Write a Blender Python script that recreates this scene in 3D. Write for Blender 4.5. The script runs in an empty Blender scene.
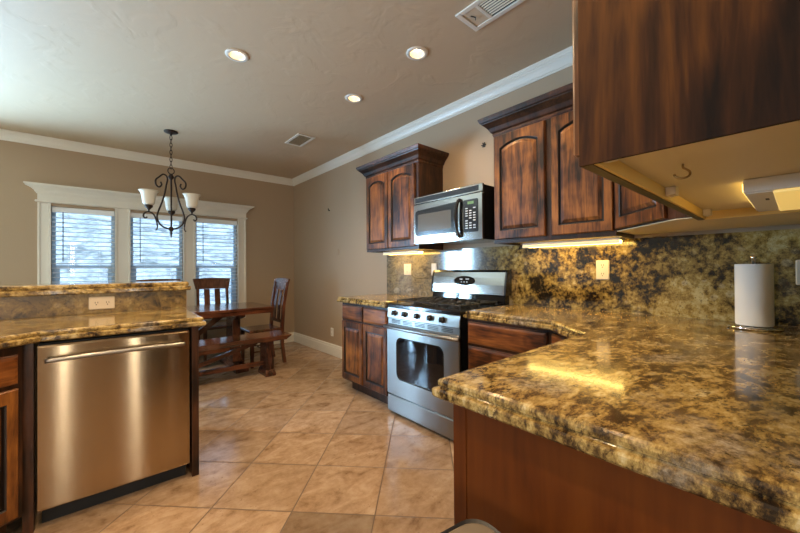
import bpy, bmesh, math, random
from mathutils import Vector, Matrix
random.seed(7)
PI = math.pi
S = bpy.context.scene
COL = S.collection

# ------------------------------------------------------------------ camera
cam_d = bpy.data.cameras.new('camera'); cam = bpy.data.objects.new('camera', cam_d); COL.objects.link(cam)
cam_d.sensor_width = 36.0; cam_d.lens = 346.13 / 800 * 36.0; cam_d.clip_start = 0.02; cam_d.clip_end = 300
Rr = ((0.754909696, -0.000867271703, 0.655828178),
      (-0.655798748, 0.00856701879, 0.754887149),
      (-0.00627318459, -0.999962926, 0.00589856985))      # columns: image right, image down, forward
cam.matrix_world = Matrix(((Rr[0][0], -Rr[0][1], -Rr[0][2], 0), (Rr[1][0], -Rr[1][1], -Rr[1][2], 0),
                           (Rr[2][0], -Rr[2][1], -Rr[2][2], 1.22), (0, 0, 0, 1)))
S.camera = cam

# ------------------------------------------------------------------ world, sun, exposure
w = bpy.data.worlds.new('sky'); S.world = w; w.use_nodes = True
bg = w.node_tree.nodes['Background']
bg.inputs[0].default_value = (0.42, 0.68, 1.0, 1); bg.inputs[1].default_value = 3.0
sun_d = bpy.data.lights.new('sun', 'SUN'); sun = bpy.data.objects.new('sun', sun_d); COL.objects.link(sun)
sun_d.energy = 2.2; sun_d.angle = 0.01; sun_d.color = (1, 0.95, 0.88)
sun.rotation_euler = (math.radians(38), 0, math.radians(-25))
CAN_W = 36.0; CAN_COL = (1.0, 0.70, 0.40)
TUBE_E = 17.0; TUBE_COL = (1.0, 0.66, 0.17)
def opening_light(name, loc, size, look, watts, col):      # area light behind an opening
    d = bpy.data.lights.new(name, 'AREA'); d.shape = 'RECTANGLE'; d.size, d.size_y = size; d.energy = watts; d.color = col
    o = bpy.data.objects.new(name, d); COL.objects.link(o); o.location = loc
    o.rotation_euler = Vector(look).to_track_quat('-Z', 'Y').to_euler(); return o
opening_light('patio_daylight', (-2.02, 5.80, 1.05), (1.15, 1.95), (0, -1, 0), 680, (0.46, 0.73, 1.0))
opening_light('left_fill', (-4.16, -1.5, 1.45), (1.9, 1.4), (1, 0, 0), 62, (1.0, 0.76, 0.50))  # added warm fill from an unseen side, lifts the room and ceiling
opening_light('front_fill', (-2.7, -3.16, 1.45), (1.9, 1.4), (0, 1, 0), 75, (1.0, 0.72, 0.44))  # added warm fill from behind the camera
for sx in (-0.62, 0.52): opening_light('streak_light', (sx, -3.13, 1.12), (0.11, 1.9), (0, 1, 0), 10, (1.0, 0.84, 0.62))  # added slit lamps that mirror as streaks on the dishwasher
S.view_settings.view_transform = 'Standard'; S.view_settings.look = 'None'
S.view_settings.gamma = 1; S.view_settings.use_curve_mapping = False
S.view_settings.exposure = 0.32

# ------------------------------------------------------------------ material helpers
class NT:
    def __init__(s, name):
        s.m = bpy.data.materials.new(name); s.m.use_nodes = True
        s.t = s.m.node_tree; s.b = s.t.nodes['Principled BSDF']; s.out = s.t.nodes['Material Output']
    def n(s, typ, ins=None, **props):
        nd = s.t.nodes.new(typ)
        for k, v in props.items(): setattr(nd, k, v)
        for k, v in (ins or {}).items():
            sock = nd.inputs[k]
            if isinstance(v, bpy.types.NodeSocket): s.t.links.new(v, sock)
            else: sock.default_value = v
        return nd
    def link(s, a, b): s.t.links.new(a, b)
    def set(s, **kw):
        for k, v in kw.items():
            sock = s.b.inputs[k.replace('_', ' ')]
            if isinstance(v, bpy.types.NodeSocket): s.t.links.new(v, sock)
            else: sock.default_value = v
    def ramp(s, fac, stops, interp='LINEAR'):
        r = s.n('ShaderNodeValToRGB', {'Fac': fac}); r.color_ramp.interpolation = interp
        el = r.color_ramp.elements
        while len(el) < len(stops): el.new(0.5)
        for e, (p, c) in zip(el, stops):
            e.position = p; e.color = tuple(c) + (1,) if len(c) == 3 else c
        return r.outputs[0]
    def mix(s, fac, a, b, mode='MIX'):
        nd = s.n('ShaderNodeMix', data_type='RGBA', blend_type=mode)
        for i, v in ((0, fac), (6, a), (7, b)):
            if isinstance(v, bpy.types.NodeSocket): s.t.links.new(v, nd.inputs[i])
            else: nd.inputs[i].default_value = v if i == 0 or len(v) == 4 else tuple(v) + (1,)
        return nd.outputs[2]
    def math(s, op, a, b=0.0, c=0.0):
        nd = s.n('ShaderNodeMath', operation=op)
        for i, v in enumerate((a, b, c)):
            if isinstance(v, bpy.types.NodeSocket): s.t.links.new(v, nd.inputs[i])
            else: nd.inputs[i].default_value = v
        return nd.outputs[0]
    def mapping(s, vec, scale=(1, 1, 1), rot=(0, 0, 0), loc=(0, 0, 0)):
        return s.n('ShaderNodeMapping', {'Vector': vec, 'Scale': scale, 'Rotation': rot, 'Location': loc}).outputs[0]
    def noise(s, vec, scale, detail=3, rough=0.5, dist=0.0, out=0):
        return s.n('ShaderNodeTexNoise', {'Vector': vec, 'Scale': scale, 'Detail': detail, 'Roughness': rough, 'Distortion': dist}).outputs[out]
    def bump(s, h, strength, dist=0.01):
        nd = s.n('ShaderNodeBump', {'Height': h, 'Strength': strength, 'Distance': dist})
        s.link(nd.outputs[0], s.b.inputs['Normal'])
    def pos(s): return s.n('ShaderNodeNewGeometry').outputs['Position']
    def objco(s):
        o = s.n('ShaderNodeTexCoord').outputs['Object']
        r = s.n('ShaderNodeObjectInfo').outputs['Random']
        v = s.n('ShaderNodeCombineXYZ', {'X': s.math('MULTIPLY', r, 7.3), 'Y': s.math('MULTIPLY', r, 3.1), 'Z': s.math('MULTIPLY', r, 11.7)})
        return s.n('ShaderNodeVectorMath', {0: o, 1: v.outputs[0]}, operation='ADD').outputs[0]

def plain(name, col, rough=0.5, metal=0.0, coat=0.0, emit=None, estr=0.0):
    k = NT(name); k.set(Base_Color=(*col, 1), Roughness=rough, Metallic=metal, Coat_Weight=coat)
    if emit: k.set(Emission_Color=(*emit, 1), Emission_Strength=estr)
    return k.m

def wood(name, dark, mid, light, axis='z', rough=0.38, scale=1.0, knots=True, coat=0.08, spec=0.32):
    k = NT(name); co = k.objco()
    sc = {'z': (9, 9, 0.9), 'x': (0.9, 9, 9), 'y': (9, 0.9, 9)}[axis]
    v = k.mapping(co, tuple(a * scale for a in sc))
    g = k.noise(v, 2.2, 5, 0.6, 1.2)
    fine = k.noise(k.mapping(co, tuple(a * 5 * scale for a in sc)), 2.0, 3, 0.6)
    blot = k.noise(co, 3.2 * scale, 3, 0.55, 0.4)
    f = k.math('ADD', k.math('MULTIPLY', g, 0.6), k.math('MULTIPLY', fine, 0.25))
    f = k.math('ADD', f, k.math('MULTIPLY', blot, 0.75))
    f = k.math('SUBTRACT', f, 0.32)
    c = k.ramp(f, [(0.34, dark), (0.48, mid), (0.66, light)])
    if knots:
        vo = k.n('ShaderNodeTexVoronoi', {'Vector': k.mapping(co, (7, 7, 4)), 'Scale': 1.0}).outputs['Distance']
        kn = k.ramp(vo, [(0.05, (1, 1, 1)), (0.16, (0, 0, 0))])
        c = k.mix(k.math('MULTIPLY', kn, 0.7), c, tuple(d * 0.6 for d in dark))
    k.set(Base_Color=c, Roughness=rough, Coat_Weight=coat, Coat_Roughness=0.2, Specular_IOR_Level=spec)
    k.bump(fine, 0.08, 0.002)
    return k.m

def granite(name, kind):
    k = NT(name); p = k.pos()
    warp = k.noise(p, 2.3, 4, 0.6, 0.0, 1)
    pw = k.n('ShaderNodeVectorMath', {0: p, 1: k.n('ShaderNodeVectorMath', {0: warp, 'Scale': 0.05 if kind != 'top' else 0.12}, operation='SCALE').outputs[0]}, operation='ADD').outputs[0]
    if kind == 'top':
        rz = math.radians(38)
        n1 = k.noise(k.mapping(pw, (2.4, 5.0, 3.0), (0, 0, rz)), 3.4, 9, 0.72, 0.25)
        n2 = k.noise(k.mapping(p, (1.0, 1.8, 1.2), (0, 0, rz)), 26, 8, 0.76)
        f = k.math('ADD', k.math('MULTIPLY', n1, 0.58), k.math('MULTIPLY', n2, 0.42))
        c = k.ramp(f, [(0.40, (0.012, 0.008, 0.005)), (0.44, (0.065, 0.037, 0.013)), (0.475, (0.17, 0.105, 0.032)),
                       (0.53, (0.36, 0.248, 0.082)), (0.62, (0.54, 0.44, 0.24))])
        clus = k.ramp(k.noise(k.mapping(pw, (1.4, 3.2, 2), (0, 0, rz)), 3.0, 4, 0.6, 0.4), [(0.47, (0, 0, 0)), (0.60, (1, 1, 1))])
        fl = k.ramp(k.noise(k.mapping(p, (1.0, 1.7, 1.2), (0, 0, rz)), 46, 5, 0.7), [(0.50, (0, 0, 0)), (0.57, (0.9, 0.9, 0.9))])
        c = k.mix(k.math('MULTIPLY', clus, fl), c, (0.030, 0.017, 0.009))
        gp = k.ramp(k.noise(p, 2.7, 4, 0.6, 0.3), [(0.55, (0, 0, 0)), (0.66, (0.7, 0.7, 0.7))])
        c = k.mix(gp, c, k.ramp(k.noise(p, 38, 8, 0.78), [(0.40, (0.028, 0.022, 0.018)), (0.50, (0.21, 0.165, 0.115)), (0.62, (0.46, 0.40, 0.31))]))
        k.set(Roughness=0.13, Coat_Weight=0.15, Coat_Roughness=0.05)
    else:
        # broken-up breccia: gold chips in a dark matrix, more veined behind the range, greyer there partly for daylight put into the colour
        n1 = k.math('ADD', k.math('MULTIPLY', k.noise(p, 9.0, 8, 0.72), 0.55), k.math('MULTIPLY', k.noise(p, 34.0, 8, 0.75), 0.45))
        n0 = k.noise(p, 2.6, 3, 0.5, 0.3)
        v1 = k.n('ShaderNodeTexVoronoi', {'Vector': pw, 'Scale': 19.0, 'Randomness': 1.0})
        cell = k.n('ShaderNodeSeparateColor', {'Color': v1.outputs['Color']}).outputs[0]
        f = k.math('ADD', k.math('MULTIPLY', n1, 0.80), k.math('MULTIPLY', n0, 0.20))
        gold = k.ramp(f, [(0.445, (0.008, 0.005, 0.002)), (0.472, (0.050, 0.029, 0.008)), (0.502, (0.17, 0.105, 0.024)),
                          (0.545, (0.32, 0.215, 0.055)), (0.61, (0.50, 0.40, 0.18))])
        chip = k.math('MULTIPLY', k.ramp(cell, [(0.60, (0, 0, 0)), (0.64, (1, 1, 1))]), k.ramp(k.math('ADD', v1.outputs['Distance'], k.math('MULTIPLY', n1, 0.6)), [(0.62, (0.9, 0.9, 0.9)), (0.72, (0, 0, 0))]))
        chip = k.math('MULTIPLY', chip, k.ramp(n0, [(0.45, (0, 0, 0)), (0.60, (0.85, 0.85, 0.85))]))
        gold = k.mix(chip, gold, k.ramp(n1, [(0.42, (0.10, 0.07, 0.03)), (0.52, (0.42, 0.33, 0.18)), (0.64, (0.56, 0.47, 0.30))]))
        dark = k.ramp(k.noise(p, 3.6, 6, 0.65, 0.4), [(0.58, (0, 0, 0)), (0.64, (0.85, 0.85, 0.85))])
        gold = k.mix(dark, gold, (0.028, 0.018, 0.010))
        if kind == 'bar':
            st = k.noise(k.mapping(pw, (3.5, 1, 3.5), (0, math.radians(-38), 0)), 3.0, 6, 0.62, 0.9)
            gold = k.mix(0.6, gold, k.ramp(st, [(0.36, (0.02, 0.012, 0.006)), (0.46, (0.15, 0.095, 0.032)), (0.56, (0.20, 0.125, 0.042)), (0.62, (0.05, 0.03, 0.014)), (0.70, (0.42, 0.28, 0.10))]))
            c = gold
        else:
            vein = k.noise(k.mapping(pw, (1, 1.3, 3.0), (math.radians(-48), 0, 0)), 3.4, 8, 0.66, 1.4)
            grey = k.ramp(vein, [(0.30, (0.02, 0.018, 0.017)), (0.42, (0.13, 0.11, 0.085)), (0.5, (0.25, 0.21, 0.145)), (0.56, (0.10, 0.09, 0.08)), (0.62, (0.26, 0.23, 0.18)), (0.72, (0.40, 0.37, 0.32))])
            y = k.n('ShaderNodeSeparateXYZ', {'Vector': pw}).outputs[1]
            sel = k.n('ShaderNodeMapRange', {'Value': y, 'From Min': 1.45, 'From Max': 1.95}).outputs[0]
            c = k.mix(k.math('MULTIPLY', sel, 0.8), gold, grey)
        sp = k.noise(p, 85, 4, 0.7)
        c = k.mix(k.ramp(sp, [(0.56, (0, 0, 0)), (0.66, (0.7, 0.7, 0.7))]), c, (0.03, 0.018, 0.01))
        k.set(Roughness=0.09 if kind == 'splash' else 0.30, Coat_Weight=0.15 if kind == 'splash' else 0.0, Coat_Roughness=0.04)
    k.set(Base_Color=c)
    return k.m

# ------------------------------------------------------------------ materials
M = {}
M['cab'] = wood('stained_alder', (0.013, 0.005, 0.002), (0.115, 0.038, 0.009), (0.30, 0.112, 0.022), rough=0.36)
M['cab_h'] = wood('stained_alder_across', (0.020, 0.006, 0.003), (0.13, 0.040, 0.009), (0.28, 0.10, 0.022), axis='x', rough=0.34)
M['cab_dark'] = wood('dark_stained_alder', (0.009, 0.004, 0.002), (0.032, 0.012, 0.005), (0.075, 0.027, 0.010), rough=0.36)
M['panel'] = wood('stained_veneer', (0.006, 0.0025, 0.0012), (0.030, 0.010, 0.0028), (0.10, 0.034, 0.006), rough=0.62, scale=0.7, knots=False, coat=0.0, spec=0.12)
M['glaze'] = plain('dark_glaze', (0.010, 0.005, 0.003), 0.4)
M['cherry'] = wood('cherry_panel', (0.045, 0.010, 0.002), (0.088, 0.021, 0.003), (0.115, 0.030, 0.004), rough=0.42, scale=0.5, knots=False, coat=0.0, spec=0.2)
M['table'] = wood('mahogany', (0.025, 0.008, 0.004), (0.085, 0.026, 0.012), (0.15, 0.05, 0.022), axis='x', rough=0.16, knots=False, coat=0.6)
M['chair'] = wood('mahogany_upright', (0.025, 0.008, 0.005), (0.085, 0.028, 0.014), (0.15, 0.055, 0.026), rough=0.22, knots=False, coat=0.5)
M['gtop'] = granite('polished_granite', 'top')
M['gbar'] = granite('polished_granite_strip', 'bar')
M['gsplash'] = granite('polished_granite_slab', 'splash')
M['trim'] = plain('white_trim_paint', (0.70, 0.66, 0.58), 0.35)
M['cream'] = plain('cream_melamine', (0.66, 0.56, 0.36), 0.45)
M['lamplit_wood'] = plain('lamplit_maple', (0.74, 0.50, 0.15), 0.5)  # maple, yellower and brighter to carry the under-cabinet lamp's light
M['white'] = plain('white_plastic', (0.72, 0.69, 0.62), 0.35)
M['almond'] = plain('almond_plastic', (0.62, 0.52, 0.38), 0.35)
M['slot'] = plain('dark_slot', (0.02, 0.018, 0.016), 0.6)
M['black'] = plain('black_enamel', (0.008, 0.008, 0.009), 0.16, coat=0.3)
M['blackglass'] = plain('black_glass', (0.006, 0.006, 0.007), 0.04)
M['iron'] = plain('cast_iron', (0.012, 0.012, 0.013), 0.5)
M['bronze'] = plain('oil_rubbed_bronze', (0.035, 0.022, 0.016), 0.42, metal=0.6)
M['chrome'] = plain('chrome', (0.75, 0.74, 0.72), 0.12, metal=1.0)
M['paper'] = plain('white_paper', (0.74, 0.71, 0.65), 0.85)
M['brass'] = plain('dark_brass', (0.30, 0.20, 0.08), 0.35, metal=0.8)
M['ink'] = plain('white_marks', (0.55, 0.55, 0.52), 0.5)
M['greenled'] = plain('green_display', (0.05, 0.08, 0.03), 0.3, emit=(0.35, 0.6, 0.12), estr=0.25)
M['shade'] = plain('frosted_glass', (0.74, 0.70, 0.60), 0.45)
M['tube'] = plain('lit_diffuser', (0.9, 0.8, 0.55), 0.5, emit=TUBE_COL, estr=TUBE_E)
M['sidelens'] = plain('lit_side_lens', (0.9, 0.8, 0.5), 0.5, emit=TUBE_COL, estr=3.5)
M['lip'] = plain('glowing_front_lip', (0.85, 0.75, 0.5), 0.5, emit=(1, 0.72, 0.30), estr=0.42)
M['diff2'] = plain('lit_end_diffuser', (0.9, 0.75, 0.4), 0.5, emit=TUBE_COL, estr=0.45)
M['bulb'] = plain('lit_bulb', (1, 0.9, 0.7), 0.5, emit=(1, 0.80, 0.52), estr=4.5)
M['canwhite'] = plain('can_reflector', (0.78, 0.70, 0.58), 0.3)
M['bin_rim'] = plain('black_rim_plastic', (0.012, 0.012, 0.013), 0.5)
M['bin_lid'] = plain('brown_lid_plastic', (0.17, 0.135, 0.095), 0.45)
M['sash'] = plain('vinyl_sash', (0.40, 0.52, 0.62), 0.4)
M['blind'] = plain('white_slat', (0.80, 0.82, 0.84), 0.45)
M['rubber'] = plain('black_gap', (0.006, 0.006, 0.006), 0.7)

def steel(name, col, rough, aniso):
    k = NT(name); co = k.n('ShaderNodeTexCoord').outputs['Object']
    wave = k.noise(k.mapping(co, (3.2, 3.2, 0.6)), 1.0, 2, 0.5)
    k.set(Base_Color=(*col, 1), Metallic=1.0, Roughness=rough, Anisotropic=aniso, Anisotropic_Rotation=0.25)
    tg = k.n('ShaderNodeTangent', direction_type='RADIAL', axis='Z')
    k.link(tg.outputs[0], k.b.inputs['Tangent'])
    k.bump(wave, 0.05, 0.02)
    return k.m
M['steel'] = steel('brushed_steel', (0.30, 0.288, 0.27), 0.34, 0.7)
M['steel_mw'] = steel('satin_steel', (0.36, 0.34, 0.31), 0.15, 0.3)
M['steel_v'] = steel('warm_tinted_steel_door', (0.43, 0.325, 0.21), 0.16, 1.0)  # gold tint in the base colour stands in for the mirrored warm room

def paint(name, col, bump=0.25, sc=26):
    k = NT(name); p = k.pos()
    big = k.noise(p, 1.3, 2)
    c = k.mix(k.math('MULTIPLY', big, 0.25), col, tuple(a * 0.86 for a in col))
    k.set(Base_Color=c, Roughness=0.62)
    n = k.noise(p, sc, 4, 0.6)
    tr = k.ramp(k.noise(p, sc * 0.25, 3, 0.55, 0.6), [(0.5, (0, 0, 0)), (0.6, (1, 1, 1))])
    k.bump(k.math('ADD', k.math('MULTIPLY', n, 0.3), k.math('MULTIPLY', tr, 0.7)), bump, 0.004)
    return k.m
M['wall'] = paint('tan_wall_paint', (0.385, 0.28, 0.18), 0.12)
M['ceil'] = paint('textured_ceiling_paint', (0.54, 0.405, 0.265), 0.45, 14)

def floor_mat():
    k = NT('travertine_tile'); p = k.pos()
    s = k.n('ShaderNodeSeparateXYZ', {'Vector': p})
    P = k.math('MULTIPLY', k.math('ADD', s.outputs[0], s.outputs[1]), 0.70711)
    Q = k.math('MULTIPLY', k.math('SUBTRACT', s.outputs[1], s.outputs[0]), 0.70711)
    u = k.math('DIVIDE', k.math('SUBTRACT', P, 1.706), 0.4115)
    v = k.math('DIVIDE', k.math('SUBTRACT', Q, 0.252), 0.4215)
    fu, fv = k.math('FLOOR', u), k.math('FLOOR', v)
    ru, rv = k.math('SUBTRACT', u, fu), k.math('SUBTRACT', v, fv)
    du = k.math('MINIMUM', ru, k.math('SUBTRACT', 1.0, ru)); dv = k.math('MINIMUM', rv, k.math('SUBTRACT', 1.0, rv))
    g = k.ramp(k.math('MINIMUM', du, dv), [(0.005, (1, 1, 1)), (0.0105, (0, 0, 0))])
    cid = k.n('ShaderNodeCombineXYZ', {'X': fu, 'Y': fv})
    wn = k.n('ShaderNodeTexWhiteNoise', {'Vector': cid.outputs[0]}, noise_dimensions='3D')
    off = k.n('ShaderNodeVectorMath', {0: wn.outputs['Color'], 'Scale': 9.0}, operation='SCALE').outputs[0]
    pv = k.n('ShaderNodeVectorMath', {0: p, 1: off}, operation='ADD').outputs[0]
    n1 = k.noise(k.mapping(pv, (3.0, 5.5, 1), (0, 0, 0.5)), 1.6, 7, 0.62, 0.8)
    n2 = k.noise(pv, 16, 6, 0.68)
    f = k.math('ADD', k.math('MULTIPLY', n1, 0.62), k.math('MULTIPLY', n2, 0.38))
    c = k.ramp(f, [(0.33, (0.17, 0.10, 0.052)), (0.44, (0.31, 0.205, 0.125)), (0.54, (0.385, 0.27, 0.178)), (0.68, (0.48, 0.365, 0.26))])
    br = k.math('ADD', k.math('MULTIPLY', wn.outputs['Value'], 0.30), 0.80)
    # one dark replacement tile, in the row nearest the end panel
    iu = k.math('COMPARE', fu, -1.0, 0.1); iv = k.math('COMPARE', fv, 0.0, 0.1)
    dk = k.math('MULTIPLY', iu, iv)
    br = k.math('MULTIPLY', br, k.math('SUBTRACT', 1.0, k.math('MULTIPLY', dk, 0.36)))
    cc = k.n('ShaderNodeVectorMath', {0: c, 'Scale': br}, operation='SCALE').outputs[0]
    pits = k.ramp(k.noise(pv, 48, 3, 0.6), [(0.66, (0, 0, 0)), (0.72, (0.6, 0.6, 0.6))])
    cc = k.mix(pits, cc, (0.16, 0.095, 0.05))
    cc = k.mix(k.math('MULTIPLY', g, 0.9), cc, (0.09, 0.055, 0.035))
    k.set(Base_Color=cc, Roughness=k.math('ADD', 0.17, k.math('MULTIPLY', g, 0.4)))
    k.bump(k.math('SUBTRACT', k.math('MULTIPLY', n2, 0.08), g), 0.25, 0.003)
    return k.m
M['floor'] = floor_mat()

def glass_mat():
    k = NT('window_glass'); t = k.n('ShaderNodeBsdfTransparent', {'Color': (0.93, 0.97, 1, 1)})
    gl = k.n('ShaderNodeBsdfGlossy', {'Roughness': 0.02})
    fc = k.n('ShaderNodeLayerWeight', {'Blend': 0.5}).outputs['Facing']
    mx = k.n('ShaderNodeMixShader', {0: k.math('ADD', 0.03, k.math('MULTIPLY', k.math('POWER', fc, 5.0), 0.6)), 1: t.outputs[0], 2: gl.outputs[0]})
    k.link(mx.outputs[0], k.out.inputs['Surface']); return k.m
M['glass'] = glass_mat()

def hill_mat():
    k = NT('brushy_hillside'); p = k.pos()
    n = k.noise(p, 1.4, 8, 0.7, 0.5); n2 = k.noise(p, 6, 5, 0.7)
    f = k.math('ADD', k.math('MULTIPLY', n, 0.6), k.math('MULTIPLY', n2, 0.4))
    c = k.ramp(f, [(0.40, (0.10, 0.11, 0.10)), (0.47, (0.27, 0.26, 0.24)), (0.53, (0.42, 0.41, 0.39)), (0.66, (0.58, 0.57, 0.55))])
    k.set(Base_Color=c, Roughness=0.9); return k.m
M['hill'] = hill_mat()

# ------------------------------------------------------------------ mesh helpers
def link(o, parent=None):
    COL.objects.link(o)
    if parent is not None: o.parent = parent
    return o
def obj(name, bm, mats, parent=None, smooth=False, bevel=0.0, bseg=2, fix=True):
    if fix: bmesh.ops.recalc_face_normals(bm, faces=bm.faces[:])
    me = bpy.data.meshes.new(name); bm.to_mesh(me); bm.free()
    for m in (mats if isinstance(mats, (list, tuple)) else [mats]): me.materials.append(m)
    o = bpy.data.objects.new(name, me); link(o, parent)
    if smooth:
        for p in me.polygons: p.use_smooth = True
    if bevel:
        b = o.modifiers.new('bevel', 'BEVEL'); b.width = bevel; b.segments = bseg; b.limit_method = 'ANGLE'; b.angle_limit = 0.6
    return o
def B(): return bmesh.new()
def box(bm, x0, x1, y0, y1, z0, z1, mi=0, mat=None):
    vs = [bm.verts.new(Vector((x, y, z))) for x in (x0, x1) for y in (y0, y1) for z in (z0, z1)]
    for f in ((0, 1, 3, 2), (4, 6, 7, 5), (0, 4, 5, 1), (2, 3, 7, 6), (0, 2, 6, 4), (1, 5, 7, 3)):
        fc = bm.faces.new([vs[i] for i in f]); fc.material_index = mi
    if mat is not None:
        for v in vs: v.co = mat @ v.co
    return vs
def loft(bm, loops, cap0=True, cap1=True, mis=None, closed=True):
    vl = [[bm.verts.new(Vector(p)) for p in L] for L in loops]
    n = len(vl[0])
    for j in range(len(vl) - 1):
        for i in range(n if closed else n - 1):
            a, b = i, (i + 1) % n
            f = bm.faces.new((vl[j][a], vl[j][b], vl[j + 1][b], vl[j + 1][a]))
            if mis: f.material_index = mis[j]
    if cap0: bm.faces.new(list(reversed(vl[0]))).material_index = mis[0] if mis else 0
    if cap1: bm.faces.new(vl[-1]).material_index = mis[-1] if mis else 0
    return vl
def tube(bm, pts, r, seg=8, cap=True):
    pts = [Vector(p) for p in pts]; n = len(pts)
    rs = r if isinstance(r, (list, tuple)) else [r] * n
    t0 = (pts[1] - pts[0]).normalized()
    up = Vector((0, 0, 1)) if abs(t0.z) < 0.9 else Vector((1, 0, 0))
    nrm = t0.cross(up).normalized(); loops = []
    for i in range(n):
        t = (pts[min(i + 1, n - 1)] - pts[max(i - 1, 0)]).normalized()
        nrm = (nrm - t * nrm.dot(t)).normalized(); bi = t.cross(nrm)
        loops.append([pts[i] + (nrm * math.cos(2 * PI * k / seg) + bi * math.sin(2 * PI * k / seg)) * rs[i] for k in range(seg)])
    loft(bm, loops, cap, cap)
def lathe(bm, prof, c=(0, 0, 0), seg=24, cap0=True, cap1=True, mis=None):
    loops = [[(c[0] + r * math.cos(2 * PI * k / seg), c[1] + r * math.sin(2 * PI * k / seg), c[2] + z) for k in range(seg)] for r, z in prof]
    loft(bm, loops, cap0, cap1, mis)
def smooth_path(pts, n=6):
    P = [Vector(p) for p in pts]; out = []
    for i in range(len(P) - 1):
        a, b, c, d = P[max(i - 1, 0)], P[i], P[i + 1], P[min(i + 2, len(P) - 1)]
        for k in range(n):
            t = k / n
            out.append(0.5 * ((2 * b) + (c - a) * t + (2 * a - 5 * b + 4 * c - d) * t * t + (3 * b - a - 3 * c + d) * t ** 3))
    out.append(P[-1]); return out
def inset_poly(poly, ds):
    n = len(poly); lines = []
    for i in range(n):                      # counter-clockwise outline, edge i runs i -> i+1, moved inward by ds[i]
        a, b = Vector(poly[i]), Vector(poly[(i + 1) % n]); d = (b - a).normalized()
        lines.append((a + Vector((-d.y, d.x)) * ds[i], d))
    out = []
    for i in range(n):
        (p, d), (q, e) = lines[i - 1], lines[i]
        cr = d.x * e.y - d.y * e.x
        if abs(cr) < 1e-6: out.append(q)
        else:
            t = ((q - p).x * e.y - (q - p).y * e.x) / cr; out.append(p + d * t)
    return out
def slab(bm, poly, exposed, z0, z1):
    h = z1 - z0
    lv = [(0.006, z0), (0.0, z0 + 0.006), (0, z0 + h * 0.42), (0.003, z0 + h * 0.5), (0.014, z0 + h * 0.54), (0.016, z0 + h * 0.58),
          (0.012, z0 + h * 0.64), (0.011, z0 + h * 0.82), (0.014, z0 + h * 0.94), (0.022, z1)]
    loft(bm, [[(p.x, p.y, z) for p in inset_poly(poly, [d * e for e in exposed])] for d, z in lv])
def rrect(w, h, r, n=5, cx=0, cz=0):
    pts = []
    for sx, sz, a0 in ((1, 1, 0), (-1, 1, 90), (-1, -1, 180), (1, -1, 270)):
        for k in range(n + 1):
            a = math.radians(a0 + 90 * k / n)
            pts.append((cx + sx * (w / 2 - r) + r * math.cos(a), cz + sz * (h / 2 - r) + r * math.sin(a)))
    return pts

def thing(name, label, cat, loc=(0, 0, 0), rz=0.0, group=None):
    o = bpy.data.objects.new(name, None); COL.objects.link(o); o.empty_display_size = 0.1
    o.location = loc; o.rotation_euler = (0, 0, rz)
    return tag(o, label, cat, group)
def tag(o, label, cat, group=None):
    o['label'] = label; o['category'] = cat
    if group: o['group'] = group
    return o
def struct(o): o['kind'] = 'structure'; return o
def copy_tree(o, parent=None):
    c = o.copy(); COL.objects.link(c)
    if parent is not None: c.parent = parent
    for ch in list(o.children): copy_tree(ch, c)
    return c

# ------------------------------------------------------------------ room shell
XA, YB, ZC = 2.497, 5.62, 2.74
XL, YN, YC = -4.0, -3.0, -0.07
def holes_panel(bm, u0, u1, v0, v1, holes, fn):
    us = sorted({u0, u1, *[h[0] for h in holes], *[h[1] for h in holes]}); vs = sorted({v0, v1, *[h[2] for h in holes], *[h[3] for h in holes]})
    for i in range(len(us) - 1):
        for j in range(len(vs) - 1):
            cu, cv = (us[i] + us[i + 1]) / 2, (vs[j] + vs[j + 1]) / 2
            if any(h[0] < cu < h[1] and h[2] < cv < h[3] for h in holes): continue
            fn(bm, us[i], us[i + 1], vs[j], vs[j + 1])
bm = B(); box(bm, XL - 0.1, XA + 0.1, YN - 0.1, YB + 0.14, -0.1, 0); struct(obj('floor', bm, M['floor']))
CANS = [(0.738, 2.596), (1.694, 1.752), (1.712, 2.581), (-0.22, 2.596), (0.738, 1.752), (-0.22, 1.752), (1.694, 0.80), (0.50, 0.80), (-0.24, 0.80), (-1.2, -1.2)]  # ceiling cans; those out of view are added to light the kitchen
bm = B()
holes_panel(bm, XL - 0.1, XA + 0.1, YN - 0.1, YB + 0.14, [(x - .05, x + .05, y - .05, y + .05) for x, y in CANS],
            lambda b, a0, a1, b0, b1: box(b, a0, a1, b0, b1, ZC, ZC + 0.16))
bmesh.ops.remove_doubles(bm, verts=bm.verts[:], dist=1e-5)
struct(obj('ceiling', bm, M['ceil']))
bm = B(); box(bm, XA, XA + 0.1, YN, YB + 0.14, 0, ZC); struct(obj('wall_right', bm, M['wall']))
bm = B(); holes_panel(bm, YN, YB + 0.14, 0, ZC, [(-2.5, -0.5, 0.7, 2.2)], lambda b, a0, a1, b0, b1: box(b, XL - 0.1, XL, a0, a1, b0, b1)); struct(obj('wall_left', bm, M['wall']))
bm = B(); holes_panel(bm, XL, XA, 0, ZC, [(-3.7, -1.7, 0.7, 2.2), (-0.68, -0.56, 0.15, 2.1), (0.46, 0.58, 0.15, 2.1)], lambda b, a0, a1, b0, b1: box(b, a0, a1, YN - 0.1, YN, b0, b1)); struct(obj('wall_front', bm, M['wall']))
bm = B(); box(bm, 0.70, XA, YC - 0.1, YC, 0, ZC); struct(obj('wall_side', bm, M['wall']))
WIN = [(-0.42, 0.15), (0.30, 0.885), (1.03, 1.60)]; WZ = (0.62, 1.965)
DOOR = (-2.62, -1.42, 0.0, 2.06)
bm = B()
holes_panel(bm, XL, XA, 0, ZC, [(a, b, *WZ) for a, b in WIN] + [DOOR], lambda b, a0, a1, b0, b1: box(b, a0, a1, YB, YB + 0.14, b0, b1))
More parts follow.
